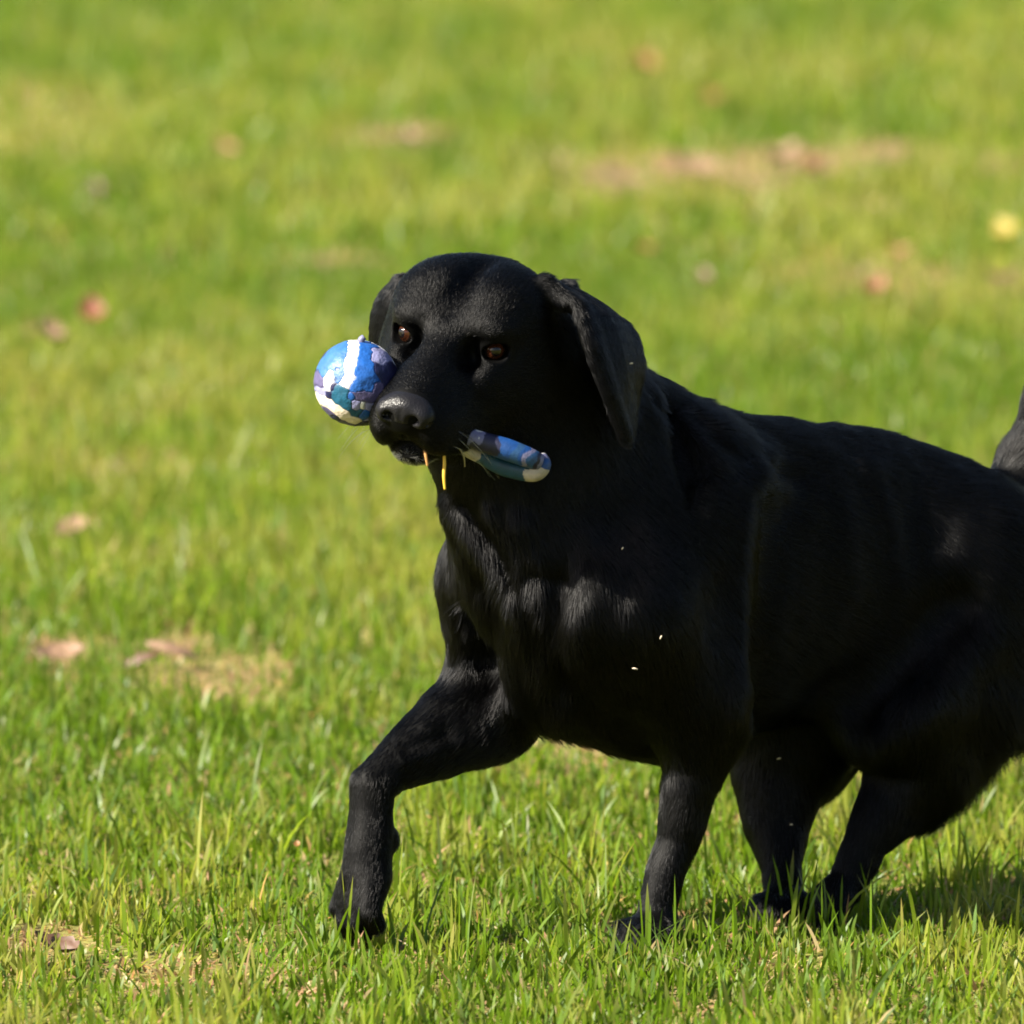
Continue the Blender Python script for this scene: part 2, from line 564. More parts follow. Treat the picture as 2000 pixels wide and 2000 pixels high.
# --- neck
F.chain([(H(-0.075, 0, -0.015), 0.078), (P(1100, 825, 0), 0.083), (P(1215, 965, 0), 0.102)], k=0.05)
F.chain([(H(-0.05, 0, -0.07), 0.06), (P(1010, 930, 0.005), 0.074), (P(1065, 1090, 0), 0.090)], k=0.05)
F.chain([(P(1190, 820, 0), 0.042), (P(1330, 880, 0.0), 0.042), (P(1470, 925, 0), 0.040)], k=0.05)   # crest to withers
# --- left shoulder and fore leg
F.cone(P(1390, 915, 0.055), P(1215, 1190, 0.078), 0.045, 0.066, k=0.04)
F.cone(P(1225, 1190, 0.078), P(1370, 1385, 0.086), 0.066, 0.050, k=0.035)
F.cone(P(1390, 1020, 0.075), P(1385, 1340, 0.088), 0.045, 0.045, k=0.04)                    # triceps
LW = P(1322, 1640, 0.082)
lp = P(1288, 1810, 0.082); lp[2] = 0.024
rp = P(717, 1700, -0.068)
hp = P(1630, 1752, 0.066)
gp = P(1536, 1812, 0.02); gp[2] = 0.022
F.chain([(P(1366, 1390, 0.088), 0.042), (P(1356, 1500, 0.086), 0.0295), (LW, 0.0205), (P(1300, 1700, 0.082), 0.0195), (P(1284, 1770, 0.082), 0.0185), (lp, 0.019)], k=0.02)
# --- right shoulder and lifted fore leg
F.cone(P(1060, 980, -0.045), P(984, 1130, -0.064), 0.050, 0.056, k=0.03)
F.cone(P(982, 1130, -0.064), P(972, 1355, -0.076), 0.057, 0.050, k=0.03)
F.chain([(P(958, 1378, -0.078), 0.054), (P(862, 1440, -0.078), 0.040), (P(765, 1500, -0.076), 0.0235), (P(728, 1532, -0.075), 0.0230),
         (P(724, 1580, -0.073), 0.0212), (P(722, 1630, -0.070), 0.0220), (rp, 0.0225)], k=0.014)
# --- left hind leg (swinging forward)
F.cone(P(1880, 1110, 0.050), P(1745, 1345, 0.070), 0.084, 0.072, k=0.05)
F.cone(P(1930, 1155, 0.055), P(1905, 1330, 0.068), 0.080, 0.066, k=0.05)
F.chain([(P(1760, 1370, 0.072), 0.066), (P(1790, 1480, 0.070), 0.050), (P(1758, 1550, 0.068), 0.038), (P(1696, 1640, 0.066), 0.0225), (P(1657, 1725, 0.066), 0.020), (hp, 0.019)], k=0.025)
F.cone(P(1905, 1350, 0.066), P(1800, 1545, 0.066), 0.058, 0.028, k=0.03)
# --- right hind leg (standing)
F.cone(P(1760, 1150, -0.045), P(1560, 1420, -0.055), 0.085, 0.066, k=0.045)
F.chain([(P(1545, 1420, -0.05), 0.060), (P(1522, 1510, -0.045), 0.048), (P(1516, 1600, -0.03), 0.035), (P(1526, 1690, -0.005), 0.021), (P(1532, 1775, 0.015), 0.0185), (gp, 0.019)], k=0.025)
# --- tail
F.chain([(P(1920, 1050, 0), 0.045), (P(1990, 965, 0), 0.036), (P(2035, 850, 0.0), 0.029), (P(2065, 700, 0.0), 0.022), (P(2085, 560, 0), 0.010)], k=0.03)


# --- grooves: flank fold, behind the shoulder, above the hip; ridge of the shoulder blade
F.chain([(P(1860, 1180, 0.125), 0.014), (P(1800, 1240, 0.125), 0.020), (P(1680, 1370, 0.105), 0.022)], k=0.045, sub=True)
F.chain([(P(1500, 1010, 0.118), 0.010), (P(1490, 1200, 0.125), 0.012), (P(1475, 1400, 0.105), 0.014)], k=0.035, sub=True)
F.chain([(P(1470, 915, 0.050), 0.014), (P(1440, 1010, 0.085), 0.016), (P(1432, 1150, 0.098), 0.016)], k=0.03)
F.chain([(P(1290, 800, 0.045), 0.006), (P(1330, 900, 0.085), 0.008), (P(1330, 1010, 0.10), 0.006)], k=0.03, sub=True)
F.chain([(P(985, 1050, -0.02), 0.010), (P(955, 1180, -0.035), 0.018), (P(960, 1290, -0.035), 0.018)], k=0.035, sub=True)


# --- paws
def paw(c, fwd, upd, s=1.0, spread=1.0):
    """four knuckled toes and a pad round c, fwd = where the toes point"""
    fwd = fwd / np.linalg.norm(fwd); side = np.cross(upd, fwd); side /= np.linalg.norm(side); u2 = np.cross(fwd, side)
    R = np.stack([fwd, side, u2], 1)
    F.ell(c, (0.030 * s, 0.025 * s, 0.017 * s), R, k=0.012)
    for i, (o, fl) in enumerate(((-0.0195, 0.018), (-0.0070, 0.030), (0.0070, 0.030), (0.0195, 0.018))):
        a = c + side * o * s * spread * 0.8 + fwd * (fl - 0.020) * s + u2 * 0.004 * s
        b = c + side * o * s * spread + fwd * fl * s + u2 * 0.002 * s
        e = b + fwd * 0.010 * s - u2 * 0.011 * s
        F.chain([(a, 0.0095 * s), (b, 0.0102 * s), (e, 0.0085 * s)], k=0.004)
    return R


HEAD2 = -B
TOE = np.array([-0.45, -0.9, 0.0])
paw(lp + TOE * 0.022 - UPW * 0.004, TOE, UPW, 1.05)
# lifted right paw hangs down
d_hang = np.array([-0.25, -0.22, -1.0]); d_hang /= np.linalg.norm(d_hang)
RP_R = paw(rp + d_hang * 0.020, d_hang, np.array([-0.75, -0.66, 0.2]), 1.12)
F.ell(P(762, 1640, -0.068), (0.007, 0.007, 0.010), k=0.012)                               # carpal pad
# hind paws
paw(hp + (HEAD2 * 0.55 - UPW * 0.8) * 0.014, HEAD2 * 0.6 - UPW * 0.8, HEAD2 + UPW * 0.8, 1.0)
paw(gp + TOE * 0.012, TOE, UPW, 0.85)

# --- head
for s in (1,):
    F.ell(H(-0.060, 0, 0.006), (0.080, 0.070, 0.052), HR, k=0.02)
for s in (-1, 1):
    F.ell(H(-0.050, 0.037 * s, 0.025), (0.052, 0.037, 0.034), HR, k=0.018)                 # domes
    F.ell(H(-0.056, 0.052 * s, -0.036), (0.055, 0.034, 0.050), HR, k=0.03)                 # cheek
    F.ell(H(-0.004, 0.040 * s, -0.032), (0.044, 0.026, 0.034), HR, k=0.02)                 # under the eye
    F.ell(H(-0.006, 0.038 * s, 0.021), (0.025, 0.024, 0.015), HR, k=0.014)                 # brow
F.cone(H(-0.012, 0, 0.002), H(0.096, 0, -0.038), 0.030, 0.023, k=0.02)                     # bridge
F.ell(H(0.050, 0, -0.047), (0.066, 0.041, 0.034), HR, k=0.02)                              # muzzle
for s in (-1, 1):
    F.ell(H(0.068, 0.0265 * s, -0.059), (0.045, 0.0225, 0.030), head_rot('Z', -0.08 * s), k=0.010)   # flews
    F.ell(H(0.025, 0.036 * s, -0.070), (0.048, 0.018, 0.024), HR, k=0.014)
F.cone(H(-0.05, 0, -0.072), H(0.060, 0, -0.086), 0.045, 0.0200, k=0.012)                   # lower jaw
F.ell(H(0.079, 0, -0.089), (0.018, 0.022, 0.0120), HR, k=0.008)                            # chin
# furrow, stop and inner corners
F.cone(H(0.012, 0, 0.042), H(-0.10, 0, 0.073), 0.006, 0.006, k=0.022, sub=True)
for s in (-1, 1):
    F.ell(H(0.022, 0.031 * s, -0.002), (0.020, 0.0085, 0.012), HR, k=0.016, sub=True)
EYES = []
for s in (-1, 1):
    c = H(-0.004, 0.0425 * s, 0.001)
    e = fw * 0.86 + lf * 0.50 * s + up * 0.06; e /= np.linalg.norm(e)
    sd = np.cross(up, e); sd /= np.linalg.norm(sd); u2 = np.cross(e, sd)
    til = 0.22 * s                               # outer corner higher
    sd, u2 = sd * math.cos(til) + u2 * math.sin(til), u2 * math.cos(til) - sd * math.sin(til)
    ER = np.stack([e, sd, u2], 1)
    F.ell(c, (0.0175,) * 3, k=0.010)
    F.ell(c + e * 0.013, (0.017, 0.0128, 0.0095), ER, k=0.003, sub=True)
    EYES.append((c + e * 0.0015, ER))
# mouth line under the flews
F.chain([(H(0.112, 0.0, -0.080), 0.0015), (H(0.100, 0.020, -0.083), 0.0018), (H(0.06, 0.043, -0.090), 0.0025)], k=0.004, sub=True)
F.chain([(H(0.112, 0.0, -0.080), 0.0015), (H(0.100, -0.020, -0.083), 0.0018), (H(0.06, -0.043, -0.090), 0.0025)], k=0.004, sub=True)
F.cone(H(0.112, 0, -0.055), H(0.110, 0, -0.075), 0.0015, 0.0015, k=0.005, sub=True)        # philtrum
# ears
def pts(rows): return [[at(*q) for q in r] for r in rows]


EAR_L = F.patch(pts([
    [(1080, 570, -0.066), (1112, 560, -0.045), (1150, 592, 0.00)],
    [(1130, 622, -0.098), (1180, 610, -0.060), (1222, 632, -0.005)],
    [(1164, 710, -0.104), (1212, 692, -0.072), (1252, 698, -0.012)],
    [(1196, 790, -0.098), (1224, 772, -0.076), (1244, 770, -0.030)],
    [(1222, 858, -0.088), (1229, 860, -0.078), (1236, 842, -0.060)]]), 0.0030, k=0.010)
F.chain([(at(1066, 556, -0.070), 0.010), (at(1126, 602, -0.083), 0.0085), (at(1158, 675, -0.099), 0.0065), (at(1192, 770, -0.099), 0.0055), (at(1221, 848, -0.088), 0.005)], k=0.014)
F.cone(at(1098, 562, -0.04), at(1119, 553, -0.03), 0.008, 0.0035, k=0.008)
F.ell(at(1108, 632, -0.090), (0.008, 0.008, 0.015), k=0.010, sub=True)
EAR_R = F.patch(pts([
    [(822, 562, -0.005), (796, 545, 0.015), (776, 540, 0.035)],
    [(776, 600, 0.010), (752, 586, 0.028), (738, 588, 0.050)],
    [(762, 670, 0.018), (737, 652, 0.035), (726, 656, 0.052)],
    [(754, 740, 0.022), (740, 735, 0.035), (732, 725, 0.048)]]), 0.0034, k=0.006)
F.chain([(at(822, 560, 0.0), 0.010), (at(790, 550, 0.02), 0.006)], k=0.008)
# hair ridge down the chest
F.chain([(P(905, 985, -0.02), 0.010), (P(965, 1090, 0.0), 0.011), (P(1012, 1180, 0.0), 0.011), (P(1035, 1290, 0.0), 0.012), (P(1075, 1385, 0.0), 0.010)], k=0.03)

DV, DQ = F.mesh()
del F.D
DN = vnormals(DV, DQ)
# soft unevenness of muscle and loose skin
lump = fbm(DV[:, 0] * 26, DV[:, 1] * 26, DV[:, 2] * 20, 2) - 0.5
body_w = np.clip((np.linalg.norm(DV - EYE, axis=1) - 0.13) / 0.08, 0, 1)
DV = DV + DN * (lump * 0.006 * body_w)[:, None]
# folds, tendons and tufts: each runs over the skin along a line of points, raised (+) or sunk (-)
from mathutils.bvhtree import BVHTree
bvh = BVHTree.FromPolygons(DV.tolist(), DQ.tolist())
for amp, sig, line in [
    (0.0075, 0.009, [(880, 985), (930, 1060), (985, 1130), (1010, 1210), (1040, 1290), (1085, 1390)]),
    (0.0060, 0.007, [(1052, 1150), (1062, 1230), (1068, 1300)]), (0.0065, 0.013, [(1170, 1110), (1135, 1190), (1112, 1260)]),
    (0.0050, 0.009, [(1015, 1010), (1035, 1080)]), (0.0050, 0.009, [(1140, 1050), (1152, 1110)]), (0.0040, 0.006, [(955, 990), (1000, 1080), (1025, 1150)]),
    (-0.0075, 0.010, [(1092, 1130), (1085, 1260), (1105, 1340)]), (-0.0085, 0.014, [(955, 1160), (962, 1290)]), (-0.0045, 0.006, [(905, 990), (965, 1075), (1000, 1140)]),
    (-0.0050, 0.012, [(1180, 1280), (1230, 1350)]),
    (0.0060, 0.009, [(1500, 895), (1455, 960), (1440, 1100), (1440, 1250), (1440, 1390)]), (-0.0050, 0.012, [(1495, 1000), (1482, 1200), (1472, 1380)]),
    (-0.0055, 0.006, [(1275, 775), (1330, 850), (1360, 930)]), (-0.0055, 0.006, [(1330, 795), (1400, 860), (1450, 890)]), (0.0045, 0.006, [(1300, 790), (1365, 860), (1410, 905)]),
    (0.0040, 0.008, [(1480, 935), (1530, 960)]), (-0.004, 0.008, [(1490, 905), (1560, 935)]),
    (0.0030, 0.012, [(1620, 900), (1650, 1050), (1660, 1150)]), (0.0030, 0.012, [(1700, 920), (1740, 1060), (1750, 1150)]),
    (-0.0050, 0.018, [(1880, 1190), (1800, 1270), (1700, 1360)]),
    (0.0030, 0.005, [(790, 1488), (870, 1462), (950, 1440)]), (-0.003, 0.005, [(800, 1460), (880, 1430)])]:
    hits = []
    for (u0, v0), (u1, v1) in zip(line[:-1], line[1:]):
        for t in np.linspace(0, 1, 9):
            o = Vector(CAM); d = Vector(at(u0 + (u1 - u0) * t, v0 + (v1 - v0) * t, 0.0)) - o
            h_ = bvh.ray_cast(o, d.normalized())[0]
            if h_ is not None: hits.append(h_)
    if not hits: continue
    hits = np.array(hits)
    near_ = np.all((DV > hits.min(0) - 3 * sig) & (DV < hits.max(0) + 3 * sig), axis=1).nonzero()[0]
    dm2 = np.min(((DV[near_][:, None] - hits[None]) ** 2).sum(2), 1)
    DV[near_] += DN[near_] * (amp * np.exp(-dm2 / (2 * sig * sig)))[:, None]
DN = vnormals(DV, DQ)

fur_skin, nt, bs = new_mat('black_coat_skin')
bs.inputs['Base Color'].default_value = (0.001, 0.001, 0.001, 1)
bs.inputs['Roughness'].default_value = 0.55
bs.inputs['Specular IOR Level'].default_value = 0.06

dog = empty('dog', (P(1500, 1800, 0)[0], P(1500, 1800, 0)[1], 0))
tag(dog, 'black Labrador trotting across the grass with a blue toy in its mouth', 'dog')
body = link('body', mesh_np('body', DV, DQ, fur_skin), dog)

# nose
nf = Field(np.arange(-0.2, -0.02, 0.0010), np.arange(-0.27, -0.15, 0.0010), np.arange(0.46, 0.60, 0.0010))
nf.ell(H(0.108, 0, -0.036), (0.018, 0.0255, 0.0175), HR, k=0.004)
for s in (-1, 1):
    nf.ell(H(0.112, 0.0185 * s, -0.040), (0.013, 0.0115, 0.0120), HR, k=0.006)
    nf.ell(H(0.1275, 0.0125 * s, -0.0425), (0.011, 0.0062, 0.0052), head_rot('X', 0.5 * s), k=0.004, sub=True)
    nf.cone(H(0.120, 0.018 * s, -0.0425), H(0.114, 0.031 * s, -0.0465), 0.0022, 0.0016, k=0.003, sub=True)
nf.cone(H(0.1275, 0, -0.034), H(0.126, 0, -0.056), 0.0012, 0.0015, k=0.004, sub=True)
NV, NQ = nf.mesh(); del nf
nose_mat, nt, bs = new_mat('wet_nose')
bs.inputs['Base Color'].default_value = (0.006, 0.0058, 0.007, 1)
bs.inputs['Roughness'].default_value = 0.32
bs.inputs['Specular IOR Level'].default_value = 0.14
vo = N(nt, 'ShaderNodeTexVoronoi'); vo.inputs['Scale'].default_value = 650
bp = N(nt, 'ShaderNodeBump'); bp.inputs['Strength'].default_value = 0.5; bp.inputs['Distance'].default_value = 0.0006
tc = N(nt, 'ShaderNodeTexCoord')
nt.links.new(tc.outputs['Object'], vo.inputs['Vector']); nt.links.new(vo.outputs['Distance'], bp.inputs['Height']); nt.links.new(bp.outputs[0], bs.inputs['Normal'])
nose = link('nose', mesh_np('nose', NV, NQ, nose_mat), dog)

# eyes
eye_mat, nt, bs = new_mat('brown_eye')
at_ = N(nt, 'ShaderNodeAttribute', attribute_name='iris')
ns = N(nt, 'ShaderNodeTexNoise'); ns.inputs['Scale'].default_value = 900
mx = N(nt, 'ShaderNodeMix', data_type='RGBA', blend_type='MULTIPLY'); mx.inputs[0].default_value = 0.6
nt.links.new(at_.outputs['Color'], mx.inputs[6]); nt.links.new(ns.outputs['Fac'], mx.inputs[7]); nt.links.new(mx.outputs[2], bs.inputs['Base Color'])
bs.inputs['Roughness'].default_value = 0.11
bs.inputs['IOR'].default_value = 1.40
for c, ER in EYES:
    nr, na = 48, 48
    th = np.linspace(0, math.pi, nr)[:, None]; ph = np.linspace(0, 2 * math.pi, na, endpoint=False)[None, :]
    dc, rc = 0.0055, 0.0085                                   # the cornea bulges from the ball
    bulge = np.maximum(0.0125, dc * np.cos(th) + np.sqrt(np.maximum(rc ** 2 - (dc * np.sin(th)) ** 2, 0)))
    loc = np.stack([np.cos(th) * bulge + 0 * ph, np.sin(th) * np.cos(ph) * bulge, np.sin(th) * np.sin(ph) * bulge], -1).reshape(-1, 3)
    q = []
    for i in range(nr - 1):
        for j in range(na):
            q.append((i * na + j, (i + 1) * na + j, (i + 1) * na + (j + 1) % na, i * na + (j + 1) % na))
    tv = np.repeat(th[:, 0], na)
    cc = np.where((tv < 0.36)[:, None], (0.004, 0.003, 0.003), np.where((tv < 0.80)[:, None], (0.040, 0.012, 0.005), (0.008, 0.005, 0.004)))
    cc = np.where(((tv > 0.70) & (tv < 0.80))[:, None], (0.010, 0.004, 0.002), cc)
    link('eye', mesh_np('eye', c + loc @ ER.T, np.array(q), eye_mat, col_attr={'iris': cc}), dog)

# ------------------------------------------------------------------ the coat
G = []          # guides: position, direction of the lie of the hair, length, lift


def guide(p, d, ln, lift=0.16):
    d = np.asarray(d, float); G.append((p, d / np.linalg.norm(d), ln, lift))


BK, DN_, LF_ = B, -UPW, LFT
for s in (-1, 1):
    guide(H(0.10, 0.02 * s, -0.04), -fw + lf * 0.4 * s - up * 0.3, 0.004)
    guide(H(0.06, 0.03 * s, -0.05), -fw + lf * 0.2 * s - up * 0.35, 0.006)
    guide(H(0.03, 0.035 * s, -0.03), -fw - up * 0.25, 0.006)
    guide(H(0.0, 0.05 * s, -0.03), -fw - up * 0.35, 0.008)
    guide(H(0.0, 0.04 * s, 0.03), -fw + up * 0.25 + lf * 0.2 * s, 0.006)
    guide(H(-0.05, 0.05 * s, 0.04), -fw + lf * 0.25 * s, 0.008)
    guide(H(-0.05, 0.08 * s, -0.04), -fw - up * 0.5, 0.012)
guide(H(0.06, 0, -0.02), -fw + up * 0.1, 0.004); guide(H(0.0, 0, 0.02), -fw + up * 0.6, 0.005); guide(H(-0.06, 0, 0.07), -fw, 0.008)
guide(H(0.08, 0, -0.105), -fw, 0.006); guide(H(0.0, 0, -0.12), -fw - up * 0.3, 0.012)
for row in EAR_L: guide(row[len(row) // 2], EAR_L[-1][0] - EAR_L[0][0], 0.008, 0.06)
for row in EAR_R: guide(row[len(row) // 2], EAR_R[-1][0] - EAR_R[0][0], 0.008, 0.06)
for (u, v, m, db, dl, du, ln, lift) in [
    (1110, 740, .07, .8, .1, -.5, .020, .2), (1200, 800, .06, .8, .1, -.4, .026, .25), (1320, 790, 0, 1, 0, -.25, .026, .25),
    (1100, 930, .08, .4, .1, -1, .022, .2), (1200, 960, .09, .6, .1, -.8, .022, .18), (1000, 960, .04, .1, .2, -1, .022, .2),
    (900, 960, -.05, .0, -.2, -1, .022, .2), (880, 1100, -.1, .0, -.2, -1, .018, .15),
    (980, 1080, -.02, .1, .5, -1, .028, .3), (1040, 1120, .03, .1, -.5, -1, .028, .3),
    (1020, 1250, -.02, .2, .4, -1, .030, .3), (1070, 1250, .03, .2, -.4, -1, .030, .3), (1090, 1390, 0, .4, 0, -1, .030, .3),
    (1200, 1150, .12, .3, .1, -1, .018, .14), (1300, 1100, .12, .6, .1, -.8, .018, .13), (1300, 1300, .12, .3, 0, -1, .018, .14),
    (1400, 850, .04, 1, 0, -.4, .022, .14), (1400, 1000, .11, .8, .1, -.7, .018, .13), (1420, 1250, .12, .5, 0, -1, .018, .14),
    (1250, 1450, .03, .8, 0, -.5, .026, .25), (1500, 830, 0, 1, 0, -.1, .020, .13), (1540, 950, .09, 1, 0, -.35, .018, .12),
    (1540, 1150, .11, 1, 0, -.45, .018, .12), (1540, 1350, .08, 1, 0, -.4, .022, .2), (1700, 830, 0, 1, 0, -.2, .020, .13),
    (1700, 1000, .09, 1, 0, -.4, .018, .12), (1700, 1200, .1, 1, 0, -.5, .018, .12), (1660, 1370, .05, .9, 0, -.4, .026, .3),
    (1850, 900, .04, 1, .1, -.5, .020, .14), (1860, 1100, .11, .7, .1, -.9, .018, .13), (1850, 1250, .13, .5, .0, -1, .018, .13),
    (1760, 1350, .13, .4, 0, -1, .016, .13), (1920, 1400, .09, .5, 0, -1, .032, .45), (1860, 1510, .08, .5, 0, -1, .032, .5),
    (1800, 1500, .11, .0, 0, -1, .014, .14), (1720, 1600, .08, -.4, 0, -1, .010, .14), (1660, 1700, .08, -.5, 0, -1, .008, .15),
    (1500, 1450, -.03, .2, 0, -1, .014, .14), (1520, 1600, -.02, .1, 0, -1, .012, .14), (1630, 1500, -.05, .3, 0, -1, .032, .45), (1535, 1720, -.02, 0, 0, -1, .008, .15),
    (1350, 1480, .12, .1, 0, -1, .013, .13), (1310, 1620, .1, -.1, 0, -1, .009, .13), (1410, 1480, .1, .3, 0, -1, .018, .3), (1290, 1750, .1, -.1, 0, -1, .007, .15),
    (960, 1380, -.06, -.6, 0, -.8, .013, .13), (860, 1420, -.06, -1, 0, -.5, .011, .13), (950, 1460, -.06, -.8, 0, -.5, .016, .25), (770, 1490, -.06, -1, 0, -.6, .008, .13),
    (725, 1540, -.06, -.2, 0, -1, .007, .13), (720, 1620, -.06, -.1, 0, -1, .007, .13), (710, 1720, -.06, -.2, 0, -1, .007, .2),
    (1960, 950, .03, .6, 0, .3, .022, .15), (2020, 830, .03, .3, 0, 1, .022, .12), (2000, 880, -.03, .3, 0, 1, .022, .12)]:
    guide(P(u, v, m), B * db + LFT * dl + UPW * du, ln, lift)
GP = np.array([g[0] for g in G]); GD = np.array([g[1] for g in G]); GL = np.array([g[2] for g in G]); GS = np.array([g[3] for g in G])

a0, a1, a2, a3 = [DV[DQ[:, i]] for i in range(4)]
area = 0.5 * np.linalg.norm(np.cross(a2 - a0, a3 - a1), axis=1)
cen = (a0 + a1 + a2 + a3) / 4
near_head = np.clip((0.20 - np.linalg.norm(cen - EYE, axis=1)) / 0.06, 0, 1)
wgt = area * (1 + 1.6 * near_head)
NH = 420000
pick = rng.choice(len(DQ), NH, p=wgt / wgt.sum())
uu, vv = rng.random((2, NH, 1))
Q = DQ[pick]
root = (DV[Q[:, 0]] * (1 - uu) + DV[Q[:, 1]] * uu) * (1 - vv) + (DV[Q[:, 3]] * (1 - uu) + DV[Q[:, 2]] * uu) * vv
nrm = DN[Q[:, 0]] + DN[Q[:, 2]]; nrm /= np.linalg.norm(nrm, axis=1, keepdims=True)
W = np.zeros((NH, len(G)), np.float32)
for i in range(len(G)):
    W[:, i] = 1.0 / (((root - GP[i]) ** 2).sum(1) + 0.0012) ** 2.2
W /= W.sum(1, keepdims=True)
hd = W @ GD; ln = W @ GL; lift = W @ GS
# keep hair clear of eyes and nose
clear = np.min([np.linalg.norm(root - c, axis=1) for c, _ in EYES], axis=0)
dn_ = np.linalg.norm((root - H(0.112, 0, -0.038)) @ HR / np.array([0.021, 0.031, 0.021]), axis=1)
keep = (clear > 0.0165) & (dn_ > 1.0)
ln = ln * np.clip((clear - 0.012) / 0.03, 0.25, 1)
# tufts: neighbouring hairs share a lean
tx = fbm(root[:, 0] * 55, root[:, 1] * 55, root[:, 2] * 40, 2) - 0.5
ty = fbm(root[:, 0] * 55 + 31, root[:, 1] * 55 + 7, root[:, 2] * 40 + 3.3, 2) - 0.5
hd = hd - nrm * (hd * nrm).sum(1, keepdims=True)
hd /= np.linalg.norm(hd, axis=1, keepdims=True) + 1e-9
sdv = np.cross(nrm, hd)
face = np.clip((0.15 - np.linalg.norm(root - EYE, axis=1)) / 0.05, 0, 1)
hd = hd + sdv * (tx * 0.9 + rng.normal(0, 1, NH) * (0.10 + 0.22 * face))[:, None]
hd /= np.linalg.norm(hd, axis=1, keepdims=True)
lift = lift * (1 + 1.1 * ty) + rng.normal(0, 0.05, NH) + face * (0.06 + rng.normal(0, 0.12, NH))
ln = ln * rng.uniform(0.65, 1.2, NH)
root, nrm, hd, ln, lift = root[keep], nrm[keep], hd[keep], ln[keep], np.clip(lift[keep], 0.03, 0.7)
grey = (np.linalg.norm((root - H(0.088, 0, -0.096)) @ HR / np.array([0.020, 0.026, 0.011]), axis=1) < 1.0) & (rng.random(len(root)) < 0.7)
K = 4
pts_ = np.empty((len(root), K, 3), np.float32)
for i in range(K):
    t = i / (K - 1)
    pts_[:, i] = root + hd * (ln * t)[:, None] + nrm * (ln * (lift * t * (1.15 - 0.55 * t) + 0.012 * (t > 0)) - 0.0004)[:, None]
def hair_mat(name, c, rough, ior=1.45):
    m = bpy.data.materials.new(name); m.use_nodes = True
    nt = m.node_tree
    nt.nodes.remove(nt.nodes['Principled BSDF'])
    hb = N(nt, 'ShaderNodeBsdfHairPrincipled')
    hb.parametrization = 'COLOR'
    hb.inputs['Color'].default_value = (*c, 1)
    hb.inputs['Roughness'].default_value = rough
    hb.inputs['IOR'].default_value = ior
    hb.inputs['Radial Roughness'].default_value = 0.5
    hb.inputs['Random Roughness'].default_value = 0.2
    nt.links.new(hb.outputs[0], nt.nodes['Material Output'].inputs['Surface'])
    return m


def hair(name, pts_, rad, m):
    n, k = pts_.shape[:2]
    hc = bpy.data.hair_curves.new(name)
    hc.add_curves([k] * n)
    hc.position_data.foreach_set('vector', np.ascontiguousarray(pts_, np.float32).ravel())
    ra = hc.attributes.get('radius') or hc.attributes.new('radius', 'FLOAT', 'POINT')
    ra.data.foreach_set('value', np.ascontiguousarray(rad, np.float32).ravel())
    hc.materials.append(m)
    o = link(name, hc, dog)
    tag(o, kind='stuff')
    return o


rad = np.repeat(np.where(ln < 0.009, 0.00016, 0.00022)[:, None], K, 1) * np.linspace(1, 0.35, K)[None, :]
black = hair_mat('black_hair', (0.0012, 0.0011, 0.0011), 0.22, 1.235)
hair('coat', pts_[~grey], rad[~grey], black)
hair('chin_hair', pts_[grey], rad[grey], hair_mat('grey_hair', (0.26, 0.25, 0.24), 0.4))
# whiskers
wl = []
rw = np.random.default_rng(4)
for s in (-1, 1):
    for i in range(9):
        p = H(rw.uniform(0.045, 0.09), rw.uniform(0.040, 0.046) * s, rw.uniform(-0.075, -0.052))
        d = lf * s * rw.uniform(0.6, 1.0) - fw * rw.uniform(0.1, 0.8) - up * rw.uniform(0.2, 0.8); d /= np.linalg.norm(d)
        L = rw.uniform(0.025, 0.055)
        wl.append([p + d * L * t - UPW * 0.35 * L * t * t for t in np.linspace(0, 1, 6)])
wl = np.array(wl)
hair('whiskers', wl, np.tile(np.linspace(0.00026, 0.00008, 6), (len(wl), 1)), hair_mat('whisker_hair', (0.14, 0.13, 0.12), 0.25))

# ------------------------------------------------------------------ the toy
cloth, nt, bs = new_mat('printed_fabric')
at_ = N(nt, 'ShaderNodeAttribute', attribute_name='print')
nt.links.new(at_.outputs['Color'], bs.inputs['Base Color'])
bs.inputs['Roughness'].default_value = 0.5
bs.inputs['Specular IOR Level'].default_value = 0.35
tc = N(nt, 'ShaderNodeTexCoord'); n1 = N(nt, 'ShaderNodeTexNoise'); n1.inputs['Scale'].default_value = 420; n1.inputs['Detail'].default_value = 3
bp = N(nt, 'ShaderNodeBump'); bp.inputs['Strength'].default_value = 0.35; bp.inputs['Distance'].default_value = 0.0012
nt.links.new(tc.outputs['Object'], n1.inputs['Vector']); nt.links.new(n1.outputs['Fac'], bp.inputs['Height']); nt.links.new(bp.outputs[0], bs.inputs['Normal'])
WHITE, CREAM, BLUE, LBLUE, TEAL, NAVY, LAV, PURP = [(0.62, 0.60, 0.58), (0.46, 0.40, 0.33), (0.006, 0.058, 0.23), (0.017, 0.072, 0.19), (0.004, 0.052, 0.095), (0.007, 0.008, 0.038), (0.16, 0.16, 0.28), (0.05, 0.043, 0.10)]

toy = empty('rope_toy', tuple(H(0.05, 0.0, -0.08)))
tag(toy, 'blue and white marbled ball toy with strap held in the dog\'s mouth', 'toy')

BC_ = at(697, 748, -0.125); BR = 0.0412
nlat, nlon = 220, 400
th = np.linspace(0.0, math.pi, nlat)[:, None]; ph = np.linspace(0, 2 * math.pi, nlon, endpoint=False)[None, :]
S = np.stack([np.sin(th) * np.cos(ph), np.sin(th) * np.sin(ph), np.cos(th) + 0 * ph], -1).reshape(-1, 3)
q = []
for i in range(nlat - 1):
    j = np.arange(nlon); j2 = (j + 1) % nlon
    q.append(np.stack([i * nlon + j, (i + 1) * nlon + j, (i + 1) * nlon + j2, i * nlon + j2], 1))
q = np.concatenate(q)
seeds = []


